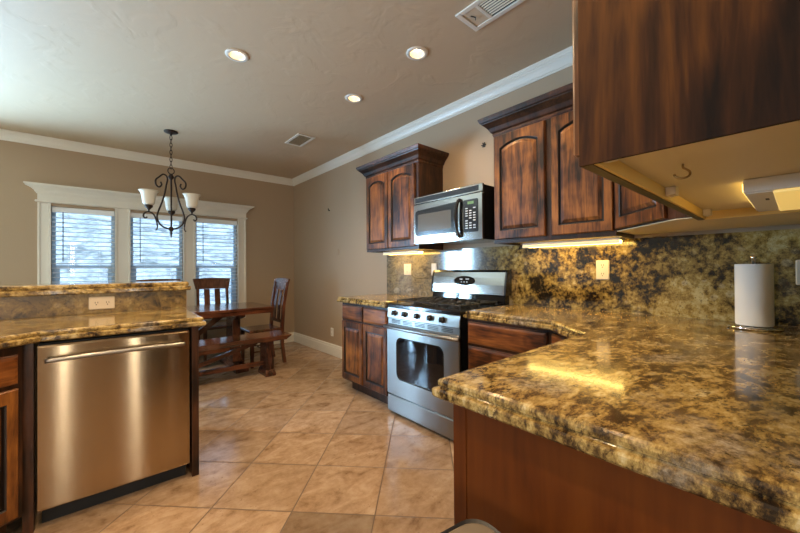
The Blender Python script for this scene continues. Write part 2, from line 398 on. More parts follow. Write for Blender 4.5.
struct(obj('wall_back', bm, M['wall']))
bm = B(); box(bm, -1.75, 0.50, 3.045, 3.16, 0, 1.068); struct(obj('wall_peninsula', bm, M['wall']))

CROWN = [(0, -0.107), (0.006, -0.107), (0.007, -0.096), (0.013, -0.092), (0.015, -0.082), (0.021, -0.066), (0.030, -0.051), (0.037, -0.043),
         (0.038, -0.035), (0.043, -0.032), (0.045, -0.020), (0.049, -0.016), (0.049, 0), (0, 0)]
bm = B(); loft(bm, [[(XA - d, y, ZC + z) for d, z in CROWN] for y in (YC + 0.001, YB)]); struct(obj('trim_1', bm, M['trim']))
bm = B(); loft(bm, [[(x, YB - d, ZC + z) for d, z in CROWN] for x in (XL, XA)]); struct(obj('trim_2', bm, M['trim']))
BASE = [(0, 0), (0.016, 0), (0.016, 0.118), (0.011, 0.128), (0.010, 0.145), (0.005, 0.155), (0, 0.157)]
bm = B(); loft(bm, [[(XA - d, y, z) for d, z in BASE] for y in (3.075, YB)]); struct(obj('baseboard_right', bm, M['trim']))
bm = B()
for xa, xb in ((XL, -2.75), (-1.29, XA)): loft(bm, [[(x, YB - d, z) for d, z in BASE] for x in (xa, xb)])
struct(obj('baseboard_back', bm, M['trim']))

def rect_levels(bm, x0, x1, yw, levels):           # moulding that returns to the wall at both ends; (z, projection, end projection)
    loft(bm, [[(x0 - e, yw, z), (x0 - e, yw - d, z), (x1 + e, yw - d, z), (x1 + e, yw, z)] for z, d, e in levels])
bm = B()
rect_levels(bm, -0.525, 1.715, YB, [(2.02, 0.026, 0), (2.092, 0.026, 0), (2.094, 0.036, 0.01), (2.104, 0.036, 0.01), (2.108, 0.044, 0.018),
            (2.13, 0.052, 0.028), (2.155, 0.072, 0.055), (2.175, 0.10, 0.088), (2.18, 0.108, 0.098), (2.196, 0.108, 0.098)])
rect_levels(bm, -0.525, 1.715, YB, [(1.997, 0.034, 0.012), (2.004, 0.04, 0.02), (2.012, 0.04, 0.02), (2.02, 0.034, 0.012)])
struct(obj('trim_3', bm, M['trim']))
bm = B()
def casing(x0, x1):
    loft(bm, [[(x0, YB, z), (x0, YB - .022, z), (x0 + .018, YB - .022, z), (x0 + .022, YB - .009, z), (x1 - .022, YB - .009, z), (x1 - .018, YB - .022, z), (x1, YB - .022, z), (x1, YB, z)] for z in (WZ[0] - 0.02, 1.997)])
for a, b in ((-0.525, -0.418), (0.148, 0.302), (0.883, 1.032), (1.598, 1.715)): casing(a, b)
struct(obj('trim_4', bm, M['trim']))
bm = B(); box(bm, -0.56, 1.75, YB - 0.06, YB + 0.06, WZ[0] - 0.045, WZ[0] - 0.021); box(bm, -0.52, 1.71, YB - 0.02, YB - 0.001, WZ[0] - 0.14, WZ[0] - 0.046)
struct(obj('trim_5', bm, M['trim'], bevel=0.004))

# windows and their blinds
for i, (a, b) in enumerate(WIN):
    r = thing('window_%d' % (i + 1), None, None, ((a + b) / 2, YB + 0.10, WZ[0])); del r['label']; del r['category']; struct(r)
    W2, H2 = (b - a) / 2 - 0.001, WZ[1] - WZ[0]
    bm = B()
    for x0, x1, z0, z1 in ((-W2, -W2 + .035, 0, H2), (W2 - .035, W2, 0, H2), (-W2 + .035, W2 - .035, 0, .035), (-W2 + .035, W2 - .035, H2 - .035, H2)):
        box(bm, x0, x1, -0.01, 0.035, z0 + .001, z1 - .001)
    struct(obj('window_frame', bm, M['sash'], r, bevel=0.003))
    bm = B(); zm = 1.25 - WZ[0]
    for x0, x1, z0, z1 in ((-W2 + .035, -W2 + .07, .035, zm), (W2 - .07, W2 - .035, .035, zm), (-W2 + .07, W2 - .07, .035, .075), (-W2 + .035, W2 - .035, zm - .005, zm + .035)):
        box(bm, x0 + .001, x1 - .001, 0.0, 0.025, z0, z1)
    struct(obj('lower_sash', bm, M['sash'], r, bevel=0.003))
    bm = B(); box(bm, -W2 + .03, W2 - .03, 0.012, 0.016, .03, H2 - .03); struct(obj('glass_pane', bm, M['glass'], r))
names = ['white slatted blind in the leftmost of the three dining windows', 'white slatted blind in the middle dining window, behind the chandelier',
         'white slatted blind in the dining window nearest the room corner']
for i, (a, b) in enumerate(WIN):
    t = thing('window_blind', names[i], 'blind', ((a + b) / 2, YB + 0.045, WZ[0]), 0, 'slatted blinds in the dining windows')
    hw, H2 = (b - a) / 2 - 0.006, WZ[1] - WZ[0]
    bm = B(); box(bm, -hw, hw, -0.03, 0.03, H2 - 0.065, H2 - 0.002); obj('headrail', bm, M['blind'], t, bevel=0.003)
    bm = B(); z = 0.04
    while z < H2 - 0.08:
        box(bm, -hw, hw, -0.025, 0.025, -0.0015, 0.0015, mat=Matrix.Translation((0, 0, z)) @ Matrix.Rotation(math.radians(-9), 4, 'X')); z += 0.0535
    obj('slats', bm, M['blind'], t)
    bm = B(); box(bm, -hw, hw, -0.025, 0.025, 0.004, 0.02); obj('bottom_rail', bm, M['blind'], t)
    bm = B(); tube(bm, [(-hw * 0.66, -0.035, H2 - 0.06), (-hw * 0.66, -0.036, H2 - 0.64)], 0.0045, 8); obj('tilt_wand', bm, M['slot'], t)
    bm = B()
    for s in (-0.5, 0.5): tube(bm, [(s * hw, -0.0285, H2 - .065), (s * hw, -0.0285, 0.01)], 0.0012, 5)
    obj('ladder_cord', bm, M['blind'], t)

# patio door, left of the dining windows beyond the frame, seen only as a reflection
r = thing('door_1', None, None, ((DOOR[0] + DOOR[1]) / 2, YB + 0.08, 0)); del r['label']; del r['category']; struct(r)
hw = (DOOR[1] - DOOR[0]) / 2 - 0.002; bm = B()
for x0, x1 in ((-hw, -hw + .08), (-.05, .05), (hw - .08, hw)): box(bm, x0, x1, -.02, .03, 0.001, 2.055)
for x0, x1 in ((-hw + .08, -.05), (.05, hw - .08)):
    for z0, z1 in ((0.001, .16), (1.97, 2.055)): box(bm, x0, x1, -.02, .03, z0, z1)
struct(obj('door_frame', bm, M['trim'], r)); bm = B(); box(bm, -hw + .02, hw - .02, .002, .006, .05, 2.0); struct(obj('glass_pane', bm, M['glass'], r))

# unseen windows added as openings for the fill light behind and beside the camera
def fill_window(name, loc, rz, W_, H_):
    r = bpy.data.objects.new(name, None); COL.objects.link(r); r.location = loc; r.rotation_euler = (0, 0, rz); struct(r)
    bm = B(); h = W_ / 2 - .001
    for x0, x1 in ((-h, -h + .05), (-.03, .03), (h - .05, h)): box(bm, x0, x1, -.03, .03, .001, H_ - .001)
    for z0, z1 in ((.001, .05), (H_ - .05, H_ - .001)):
        for x0, x1 in ((-h + .05, -.03), (.03, h - .05)): box(bm, x0, x1, -.03, .03, z0, z1)
    struct(obj('window_frame', bm, M['sash'], r)); bm = B(); box(bm, -h + .03, h - .03, -.002, .002, .03, H_ - .03); struct(obj('glass_pane', bm, M['glass'], r))
fill_window('window_4', (XL - .05, -1.5, .7), PI / 2, 2.0, 1.5)
fill_window('window_5', (-2.7, YN - .05, .7), 0, 2.0, 1.5)
for i, sx in enumerate((-0.62, 0.52)):                 # unseen slits added behind the camera to streak the dishwasher door
    r = bpy.data.objects.new('window_%d' % (6 + i), None); COL.objects.link(r); r.location = (sx, YN - .05, .15); struct(r)
    bm = B()
    for x0, x1, z0, z1 in ((-.059, -.05, .001, 1.949), (.05, .059, .001, 1.949), (-.05, .05, .001, .012), (-.05, .05, 1.938, 1.949)): box(bm, x0, x1, -.03, .03, z0, z1)
    struct(obj('window_frame', bm, M['sash'], r)); bm = B(); box(bm, -.052, .052, -.002, .002, .006, 1.944); struct(obj('glass_pane', bm, M['glass'], r))
# outdoors
bm = B()
ny = 40; nx = 50; g = [[bm.verts.new((-26 + 52 * i / nx, 6.2 + 40 * j / ny, -0.25 + max(0, (40 * j / ny - 2.0)) * 0.36 + 0.25 * math.sin(i * 1.3 + j * .7) * min(1, j / 6))) for i in range(nx + 1)] for j in range(ny + 1)]
for j in range(ny):
    for i in range(nx): bm.faces.new((g[j][i], g[j][i + 1], g[j + 1][i + 1], g[j + 1][i]))
struct(obj('hill', bm, M['hill'], smooth=True))

# ------------------------------------------------------------------ cabinet parts (local frame: x right, -y out of the front, z up)
def door_loop(x0, x1, z0, z1, d, y, arch, n=14):
    dx = d - 0.014 if d > 0.03 else d                  # stiles a little narrower than rails
    a0, a1, b0 = x0 + dx, x1 - dx, z0 + d
    L = [(a0, y, b0), (a1, y, b0)]
    for k in range(n + 1):
        s = k / n; x = a1 + (a0 - a1) * s
        L.append((x, y, z1 - d - arch * (2 * s - 1) ** 2))
    return L
def add_door(parent, x0, x1, z0, z1, yf=-0.021, t=0.02, st=0.058, arch=0.0, name='door', mf='cab', mp='cab'):
    bm = B()
    ls = [door_loop(x0, x1, z0, z1, 0, yf + t, 0), door_loop(x0, x1, z0, z1, 0, yf + .005, 0), door_loop(x0, x1, z0, z1, .005, yf, 0),
          door_loop(x0, x1, z0, z1, st, yf, arch), door_loop(x0, x1, z0, z1, st + .005, yf + .004, arch), door_loop(x0, x1, z0, z1, st + .007, yf + .011, arch)]
    loft(bm, ls, True, False, [0, 0, 0, 1, 1])
    d = obj(name, bm, [M[mf], M['glaze']], parent)
    bm = B(); s2 = st + .007
    loft(bm, [door_loop(x0, x1, z0, z1, s2, yf + .0115, arch), door_loop(x0, x1, z0, z1, s2 + .007, yf + .0095, arch), door_loop(x0, x1, z0, z1, s2 + .024, yf + .002, arch),
              door_loop(x0, x1, z0, z1, s2 + .027, yf + .001, arch)], False, True, [1, 0, 0])
    obj('panel', bm, [M[mp], M['glaze']], d)
    return d
def add_drawer(parent, x0, x1, z0, z1, yf=-0.021, t=0.02):
    bm = B()
    L = lambda d, y: [(x0 + d, y, z0 + d), (x1 - d, y, z0 + d), (x1 - d, y, z1 - d), (x0 + d, y, z1 - d)]
    loft(bm, [L(0, yf + t), L(0, yf + .009), L(.004, yf + .007), L(.006, yf + .004), L(.018, yf), L(.02, yf)], True, True, [0, 0, 1, 0, 0])
    return obj('drawer_front', bm, [M['cab_h'], M['glaze']], parent)
CABCROWN = [(0, 0.0), (0.012, 0.006), (0.026, 0.006), (0.030, 0.014), (0.036, 0.018), (0.058, 0.030), (0.080, 0.050), (0.090, 0.062),
            (0.096, 0.064), (0.100, 0.072), (0.112, 0.078), (0.128, 0.082), (0.132, 0.078)]
def crown_levels(bm, pts_out, z0, s=1.0):
    """pts_out: list of (x, y, dx, dy); each level pushes the outline out"""
    loft(bm, [[(x + dx * d * s, y + dy * d * s, z0 + z) for x, y, dx, dy in pts_out] for z, d in CABCROWN])

def upper_cabinet(label, yl, yr, zb, zt, ndoor, crown_sides=(1, 1), door_z=(1.42, 2.165), xf=2.168):
    """wall cabinet on the right wall, its front facing -X; yl > yr"""
    Wd = yl - yr; t = thing('upper_cabinet', label, 'cabinet', (xf, yl, zb), -PI / 2)
    dp = XA - 0.002 - xf; bm = B(); z1 = zt - zb
    box(bm, 0, Wd, 0, dp, 0.022, z1)                                   # carcass above a recessed bottom
    box(bm, 0, Wd, 0, 0.02, 0, 0.022); box(bm, 0, 0.018, 0.02, dp, 0, 0.022); box(bm, Wd - .018, Wd, 0.02, dp, 0, 0.022)
    obj('body', bm, M['cab_dark'], t)
    bm = B(); box(bm, 0.019, Wd - .019, 0.021, dp - .001, 0.017, 0.0215); obj('bottom_panel', bm, M['cream'], t)
    return t, Wd, dp, z1

# --- wall cabinet left of the microwave
t, Wd, dp, z1 = upper_cabinet('two-door arched wall cabinet left of the microwave', 3.035, 2.236, 1.397, 2.19, 2)
add_door(t, 0.018, 0.375, 0.025, z1 - .012, arch=0.036); add_door(t, 0.388, 0.762, 0.025, z1 - .012, arch=0.036)
bm = B(); crown_levels(bm, [(0, dp, -1, 0), (0, 0, -1, -1), (Wd, 0, 1, -1), (Wd, dp, 1, 0)], z1 - .012, 1.0); obj('crown_molding', bm, M['cab_dark'], t)
# --- wall cabinet right of the microwave
t, Wd, dp, z1 = upper_cabinet('two-door arched wall cabinet right of the microwave', 1.447, 0.662, 1.395, 2.185, 2)
add_door(t, 0.014, 0.388, 0.028, z1 - .02, arch=0.038); add_door(t, 0.430, 0.775, 0.028, z1 - .02, arch=0.038)
bm = B(); crown_levels(bm, [(0, dp, -1, 0), (0, 0, -1, -1), (Wd, 0, 0, -1), (Wd, dp, 0, 0)], z1 - .014, 1.0); obj('crown_molding', bm, M['cab_dark'], t)
# --- diagonal corner wall cabinet
zb = 1.417
t = thing('corner_cabinet', 'angled corner wall cabinet between the two runs of wall cabinets', 'cabinet', (2.166, 0.333, zb))
tl = lambda p: (p[0] - 2.166, p[1] - 0.333, p[2] - zb)
poly = [(2.166, 0.660), (1.815, 0.333), (1.815, YC + .001), (XA - .002, YC + .001), (XA - .002, 0.660)]
bm = B(); loft(bm, [[tl((x, y, z)) for x, y in poly] for z in (zb + .004, 2.185)]); obj('body', bm, M['cab_dark'], t)
bm = B(); loft(bm, [[tl((x, y, z)) for x, y in inset_poly(poly, [.002] * 5)] for z in (zb, zb + .0038)]); obj('bottom_panel', bm, M['cream'], t)
DL = math.hypot(0.351, 0.327)
d = add_door(t, 0.022, DL - 0.05, 0.012, 2.165 - zb, arch=0.038); d.location = tl((2.166, 0.660, zb)); d.rotation_euler = (0, 0, math.radians(-137))
bm = B(); crown_levels(bm, [tl((x, y, 0))[:2] + v for x, y, v in ((2.166, .660, (-1.3, 0)), (1.815, .333, (-.2, 1.15)), (1.9, -.0, (0, 0)), (2.4, .3, (0, 0)))], 2.171 - zb, 1.0); obj('crown_molding', bm, M['cab_dark'], t)

# --- hanging run on the side wall, end panel towards the camera, doors facing +Y
HX0, HX1, HY, HZ = 0.672, 1.812, 0.262, 1.405
t = thing('hanging_cabinet', 'large dark-stained wall cabinet with plain end panel and cream underside, above the counter', 'cabinet', (HX1, HY, HZ), PI)
HW, HD, HH = HX1 - HX0, HY - YC - 0.001, 2.19 - HZ
bm = B(); box(bm, 0, HW, 0.02, HD, 0.036, HH); box(bm, 0, HW, 0, 0.0195, 0.0, HH); obj('body', bm, M['cab_dark'], t)
bm = B(); box(bm, HW + .0005, HW + .0075, 0.0, HD, 0, HH); obj('end_panel', bm, M['panel'], t)
bm = B(); box(bm, 0.012, HW - .002, 0.022, HD - .002, 0.031, 0.0355); obj('bottom_panel', bm, M['cream'], t)
bm = B(); box(bm, .012, HW - .001, 0.0200, 0.026, 0.002, 0.0305); box(bm, 0.0, 0.011, 0.021, HD - .002, 0.0, 0.0355); obj('bottom_rail', bm, M['lamplit_wood'], t)
for a in (0.62, 0.06, 1.10):
    bm = B(); box(bm, a, a + .035, 0.027, 0.05, 0.008, 0.0305); tube(bm, [(a + .018, .0385, .0078), (a + .018, .0385, .004)], .006, 8); obj('corner_block', bm, M['almond'], t, bevel=0.004)
for a, b in ((0.02, 0.385), (0.395, 0.75), (0.76, 1.125)): add_door(t, a, b, 0.028, HH - .02, arch=0.038)
bm = B(); crown_levels(bm, [(0, HD, 0, 0), (0, 0, 0, -1), (HW + .0075, 0, 1, -1), (HW + .0075, HD, 1, 0)], HH - .012, 1.0); obj('crown_molding', bm, M['cab_dark'], t)
# hook under it
bm = B(); hk = [(0, 0, 0.0), (0, 0, -0.010), (0.004, -.006, -.015), (0.006, -.014, -.024), (.002, -.012, -.036), (-.006, 0.002, -.041), (-.012, .014, -.036), (-.013, .018, -.028)]
tube(bm, smooth_path([tuple(c * 0.74 for c in q) for q in hk], 5), 0.0022, 8); o = obj('cup_hook', bm, M['brass'], smooth=True); o.location = (0.925, 0.157, HZ + 0.0305)
tag(o, 'small brass hook screwed into the cream cabinet underside', 'hook')
# under-cabinet lamp near the side wall
t = thing('undercabinet_light', 'white box lamp under the big cabinet above the paper towel', 'lamp', (1.21, -0.066, HZ - 0.006))
bm = B(); box(bm, 0, 0.43, 0.0, 0.155, 0.003, 0.0363); obj('housing', bm, M['white'], t, bevel=0.003)
bm = B(); box(bm, 0.006, 0.424, 0.105, 0.150, 0.0, 0.0028); box(bm, .12, .15, .115, .122, -.0008, 0, 1); obj('switch_cover', bm, [M['white'], M['slot']], t)
bm = B(); box(bm, 0.006, 0.424, 0.006, 0.104, -0.004, 0.0028); obj('diffuser', bm, M['diff2'], t, bevel=0.003)
bm = B(); box(bm, 0.03, 0.42, 0.1552, 0.1585, 0.012, 0.031); obj('side_diffuser', bm, M['sidelens'], t)
# strip lamps under the two wall cabinets
def strip(label, y0, y1, zb, x0=2.315):
    t = thing('undercabinet_light', label, 'lamp', (x0, y0, zb))
    bm = B(); box(bm, 0, .085, 0, y1 - y0, -0.014, -0.0005); obj('housing', bm, M['white'], t)
    bm = B(); box(bm, 0.004, .081, 0.01, y1 - y0 - .01, -0.030, -0.0145); obj('diffuser', bm, M['tube'], t, bevel=0.004)
    bm = B(); box(bm, -0.002, 0.0035, 0, y1 - y0, -0.033, -0.0145); obj('front_lip', bm, M['lip'], t)
strip('long glowing strip lamp under the wall cabinet right of the microwave', 0.69, 1.31, 1.396)
strip('glowing strip lamp under the wall cabinet left of the microwave', 2.40, 2.94, 1.398)

# ------------------------------------------------------------------ base cabinets on the right wall
def base_cabinet(name, label, yl, yr, xf=1.882):
    Wd = yl - yr; t = thing(name, label, 'cabinet', (xf, yl, 0), -PI / 2); dp = 2.475 - xf
    bm = B(); box(bm, 0, Wd, 0, dp, 0.105, 0.8835); obj('body', bm, M['cab_dark'], t)
    bm = B(); box(bm, 0.06 if name == 'base_cabinet' else 0, Wd, 0.075, dp - .02, 0, 0.1045); obj('toe_kick', bm, M['cab_dark'], t)
    return t, Wd
t, Wd = base_cabinet('base_cabinet', 'two-door base cabinet with two drawers left of the range', 3.068, 2.318)
for a, b in ((0.016, 0.368), (0.388, 0.74)):
    add_drawer(t, a, b, 0.718, 0.858); add_door(t, a, b, 0.122, 0.700)
t, Wd = base_cabinet('drawer_base_cabinet', 'wide drawer base cabinet between the range and the corner', 1.470, 0.893)
for z0, z1 in ((0.718, 0.862), (0.535, 0.700), (0.33, 0.517), (0.122, 0.312)): add_drawer(t, 0.012, 0.555, z0, z1)
# diagonal corner base
t = thing('corner_base_cabinet', 'angled corner base cabinet tucked under the long countertop', 'cabinet', (1.882, 0.890, 0), math.radians(-90 - 41))
inv = Matrix.Rotation(-math.radians(-90 - 41), 4, 'Z') @ Matrix.Translation((-1.882, -0.890, 0))
def tol(p): return tuple(inv @ Vector(p))
poly = [(1.882, 0.890), (1.620, 0.596), (1.620, YC + .02), (2.474, YC + .02), (2.474, 0.890)]
bm = B(); loft(bm, [[tol((x, y, z)) for x, y in poly] for z in (0.105, 0.8835)]); obj('body', bm, M['cab_dark'], t)
bm = B(); loft(bm, [[tol((x, y, z)) for x, y in [(1.95, .88), (1.65, .54), (1.65, .0), (2.4, .0), (2.4, .88)]] for z in (0, 0.1045)]); obj('toe_kick', bm, M['cab_dark'], t)
add_door(t, .02, .37, .122, .700); add_drawer(t, .02, .37, .718, .862)
# run along the side wall, cherry end panel towards the room
t = thing('base_cabinet', 'base cabinet with plain cherry end panel under the near countertop', 'cabinet', (1.618, 0.594, 0), PI)
RW, RD = 1.618 - 0.712, 0.594 - YC - .02
bm = B(); box(bm, 0, RW, 0, RD, 0.105, 0.8835); obj('body', bm, M['cab_dark'], t)
bm = B(); box(bm, 0, RW - .001, 0.075, RD, 0, 0.1045); obj('toe_kick', bm, M['cab_dark'], t)
bm = B(); box(bm, RW + .0005, RW + .0125, 0.04, RD, 0, 0.8835); box(bm, RW + .0005, RW + .0145, -.0, 0.0395, 0, 0.8835); obj('end_panel', bm, M['cherry'], t)
for a, b in ((.016, .44), (.456, .88)): add_drawer(t, a, b, .718, .862); add_door(t, a, b, .122, .700)

# ------------------------------------------------------------------ granite
bm = B()
slab(bm, [(2.4755, YC + .001), (2.4755, 1.482), (1.848, 1.482), (1.830, 0.885), (1.588, 0.630), (0.655, 0.630), (0.655, YC + .001)], [0, 1, 1, 1, 1, 1, 0], 0.8845, 0.935)
tag(obj('countertop', bm, M['gtop']), 'long L-shaped gold granite countertop with the paper towel on it', 'countertop')
bm = B(); slab(bm, [(2.4755, 2.312), (2.4755, 3.110), (1.838, 3.110), (1.838, 2.312)], [0, 1, 1, 1], 0.8845, 0.935)
tag(obj('countertop', bm, M['gtop']), 'short granite countertop left of the range', 'countertop')
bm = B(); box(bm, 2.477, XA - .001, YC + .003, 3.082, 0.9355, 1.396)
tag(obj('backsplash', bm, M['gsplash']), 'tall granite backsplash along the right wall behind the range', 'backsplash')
bm = B(); box(bm, 0.71, 2.476, YC + .0005, YC + .0025, 0.9355, 1.396)
tag(obj('backsplash', bm, M['gsplash']), 'granite backsplash on the short wall under the big hanging cabinet', 'backsplash')
c40, s40 = math.cos(math.radians(40)), math.sin(math.radians(40))
P0 = Vector((-0.205, 2.325)); P1 = P0 - Vector((c40, s40)) * 0.95
bm = B(); slab(bm, [(P0.x, P0.y), (0.482, 2.325), (0.495, 3.020), (-1.6, 3.020), (-1.6, P1.y), (P1.x, P1.y)], [1, 1, 0, 0, 0, 1], 0.8865, 0.937)
tag(obj('countertop', bm, M['gtop']), 'gold granite countertop above the dishwasher', 'countertop')
bm = B(); box(bm, -1.6, 0.492, 3.022, 3.0435, 0.938, 1.068)
tag(obj('backsplash', bm, M['gbar']), 'low granite backsplash strip under the raised bar ledge', 'backsplash')
bm = B(); slab(bm, [(-1.6, 2.985), (0.518, 2.985), (0.518, 3.40), (-1.6, 3.40)], [1, 1, 1, 0], 1.0695, 1.131)
tag(obj('bar_top', bm, M['gtop']), 'raised granite bar ledge behind the dishwasher counter', 'bar top')

# ------------------------------------------------------------------ left peninsula
t = thing('dishwasher', 'stainless steel dishwasher with long bar handle', 'dishwasher', (-0.222, 2.372, 0))
DW = 0.622
bm = B(); box(bm, 0.004, DW - .004, 0.002, 0.56, 0.10, 0.872); obj('body', bm, M['rubber'], t)
bm = B(); n = 24; loops = []
for k in range(n + 1):
    x = DW * k / n; bow = 0.004 * (1 - (2 * k / n - 1) ** 2)
    loops.append([(x, 0.0, .082), (x, -.014 - bow, .082), (x, -.020 - bow, .09), (x, -.020 - bow, .855), (x, -.016 - bow, .866), (x, 0.0, .866)])
loft(bm, loops); obj('door', bm, M['steel_v'], t, bevel=0.002)
bm = B(); tube(bm, smooth_path([(.03, -.062, .797), (.2, -.070, .802), (.42, -.070, .802), (DW - .03, -.062, .797)], 6), 0.011, 12); d = obj('handle', bm, M['steel'], t, smooth=True)
for x in (.05, DW - .05):
    bm = B(); tube(bm, [(x, -.027, .798), (x, -.055, .798)], .008, 10); obj('handle_post', bm, M['steel'], d, smooth=True)
bm = B(); box(bm, 0.012, DW - .012, 0.035, 0.05, 0.0, 0.0995); obj('toe_kick', bm, M['rubber'], t)
bm = B(); box(bm, 0.412, 0.448, 2.352, 3.04, 0, 0.885)
o = obj('end_panel', bm, M['cab_dark'], bevel=0.002); tag(o, 'narrow dark wooden panel closing the peninsula beside the dishwasher', 'panel')
t = thing('sink_base_cabinet', 'angled base cabinet with drawer and door left of the dishwasher', 'cabinet', tuple(Vector((-0.2415, 2.340)) - Vector((c40, s40)) * 0.80) + (0,), math.radians(40))
bm = B(); box(bm, 0, 0.77, 0, 0.5, 0.105, 0.885); obj('body', bm, M['cab_dark'], t)
bm = B(); box(bm, 0, 0.75, 0.06, 0.48, 0, 0.1045); obj('toe_kick', bm, M['cab_dark'], t)
add_drawer(t, 0.02, 0.745, 0.716, 0.846)
add_door(t, 0.02, 0.378, 0.122, 0.695); add_door(t, 0.386, 0.745, 0.122, 0.695)
bm = B(); box(bm, -0.268, -0.232, 2.346, 2.38, 0, 0.885); o = obj('filler_post', bm, M['cab_dark']); tag(o, 'dark wooden post between the angled sink cabinet and the dishwasher', 'post')

# ------------------------------------------------------------------ gas range (local: x to the right seen from the front, -y out)
RL, RR = 2.300, 1.518; RW = RL - RR
t = thing('gas_range', 'stainless steel gas range with five knobs and black cooktop', 'range', (1.872, RL, 0), -PI / 2)
bm = B(); box(bm, 0.008, RW - .008, 0.0, 0.585, 0.03, 0.893)
for x in (.05, RW - .05):
    for y in (.06, .53): tube(bm, [(x, y, 0), (x, y, .03)], .018, 10)
obj('body', bm, M['black'], t)
bm = B(); loft(bm, [[(x, y, z) for y, z in ((-.0005, .806), (-.024, .808), (-.012, .893), (-.0005, .895))] for x in (0.0, RW)]); obj('control_panel', bm, M['steel'], t, bevel=0.003)
for i, x in enumerate((0.10, 0.222, 0.362, 0.505, 0.628)):
    bm = B(); ax = Matrix.Translation((x, -.0195, .851)) @ Matrix.Rotation(math.radians(90 - 8), 4, 'X')
    lathe(bm, [(.0235, 0), (.0235, .004), (.020, .008), (.018, .024), (.014, .027)], seg=20, mis=None); box(bm, -.005, .005, -.019, .019, .026, .034)
    for v in bm.verts: v.co = ax @ v.co
    k = obj('knob', bm, M['black'], t, smooth=False); 
    if i == 0: k0 = k
bm = B(); box(bm, 0.004, RW - .004, -.012, -.001, 0.757, 0.803); obj('vent_strip', bm, M['steel'], t)
bm = B()
for g in range(5):
    for r_ in range(3):
        x = .05 + g * .14; box(bm, x, x + .11, -.0128, -.0121, .767 + r_ * .011, .773 + r_ * .011)
obj('vent_slot', bm, M['slot'], t)
# oven door with a window of curved outline
def oven_win(e, y):
    L = []
    for x, z in rrect(0.505, 0.325, 0.05, 6, RW / 2 - .008, 0.484):
        u = (x - RW / 2) / 0.265; z += 0.014 * (1 - u * u) * (1 if z > .487 else -1.0)
        d = Vector((x - RW / 2, z - .487)); l = d.length; d *= (l + e) / l
        L.append((RW / 2 + d.x, y, .487 + d.y))
    return L
def oven_out(d, y):
    L = []
    for x, z in rrect(RW - 2 * d, 0.582 - 2 * d, 0.012, 6, RW / 2, 0.464): L.append((x, y, z))
    return L
bm = B(); loft(bm, [oven_out(0, -.0005), oven_out(0, -.022), oven_out(.005, -.027), oven_win(.010, -.027), oven_win(.0, -.022)], True, True, [0, 0, 0, 1, 1])
d = obj('oven_door', bm, [M['steel'], M['black']], t)
bm = B(); loft(bm, [oven_win(-.002, -.0215), oven_win(-.006, -.0235)], False, True); obj('window', bm, M['blackglass'], d)
bm = B(); tube(bm, smooth_path([(.0, -.030, .735), (.02, -.058, .737), (RW * .3, -.072, .739), (RW * .7, -.072, .739), (RW - .02, -.058, .737), (RW, -.030, .735)], 6), [.014] * 31, 10); obj('handle', bm, M['steel'], d, smooth=True)
bm = B(); L = lambda e, y: [(x, y, z) for x, z in rrect(RW - 2 * e, .140 - 2 * e, .008, 4, RW / 2, .095)]
loft(bm, [L(0, -.0005), L(0, -.018), L(.006, -.023)]); obj('drawer', bm, M['steel'], t)
# cooktop
bm = B(); loft(bm, [[(.0, -.014, .8955), (RW, -.014, .8955), (RW, .53, .8955), (.0, .53, .8955)], [(.0, -.014, .918), (RW, -.014, .918), (RW, .53, .918), (0, .53, .918)],
                    [(.012, 0, .926), (RW - .012, 0, .926), (RW - .012, .528, .926), (.012, .528, .926)], [(.04, .03, .921), (RW - .04, .03, .921), (RW - .04, .52, .921), (.04, .52, .921)]])
ck = obj('cooktop', bm, M['black'], t)
for bx, by in ((.19, .15), (.19, .40), (RW - .19, .15), (RW - .19, .40), (RW / 2, .27)):
    bm = B(); lathe(bm, [(.045, .9215), (.045, .928), (.034, .930), (.034, .938), (.028, .941)], (bx, by, 0), 20); obj('burner', bm, M['iron'], ck)
for g in range(3):
    x0 = .045 + g * .233; x1 = x0 + .226; bm = B(); zt = .952; r_ = .006
    def bar(p, q): tube(bm, [p, q], r_, 6)
    for y in (.05, .275, .50): bar((x0, y, zt), (x1, y, zt))
    for x in (x0 + .006, x1 - .006): bar((x, .05, zt), (x, .50, zt))
    for x in (x0 + .075, x1 - .075):
        for y0, y1 in ((.05, .12), (.19, .36), (.43, .50)): bar((x, y0, zt), (x, y1, zt))
    for y in (.16, .39): bar((x0, y, zt), (x0 + .08, y, zt)); bar((x1 - .08, y, zt), (x1, y, zt))
    for x in (x0 + .006, x1 - .006):
        for y in (.05, .275, .50): bar((x, y, zt), (x, y, .9225))
    obj('grate', bm, M['iron'], ck)
# back guard
bm = B(); prof = [(.512, 1.0), (.513, 1.02), (.521, 1.08), (.532, 1.14), (.542, 1.185), (.552, 1.202), (.60, 1.206), (.60, 1.0)]
loft(bm, [[(x, y, z) for y, z in prof] for x in (.018, RW + .008)]); bgd = obj('backguard', bm, M['steel_mw'], t, bevel=0.004)
for x0, x1 in ((.004, .0175), (RW + .0085, RW + .026)):
    bm = B(); loft(bm, [[(x, y - .006, z) for y, z in prof[:-2]] + [(x, .60, 1.208), (x, .60, 1.0)] for x in (x0, x1)])
    obj('end_cap', bm, M['black'], bgd, bevel=0.004)
bm = B(); loft(bm, [[(x, y, z) for y, z in ((.535, .9265), (.545, .999), (.60, .999), (.60, .9265))] for x in (.0, RW)]); obj('backguard_base', bm, M['blackglass'], t)
ell = lambda a, b, y: [(RW / 2 - .0 + a * math.cos(2 * PI * k / 32), y + .14 * b * math.sin(2 * PI * k / 32), 1.112 + b * math.sin(2 * PI * k / 32)) for k in range(32)]
bm = B(); loft(bm, [ell(.112, .040, .528), ell(.112, .040, .5225), ell(.104, .036, .520)], True, True); ds = obj('clock_display', bm, M['blackglass'], bgd)
bm = B()
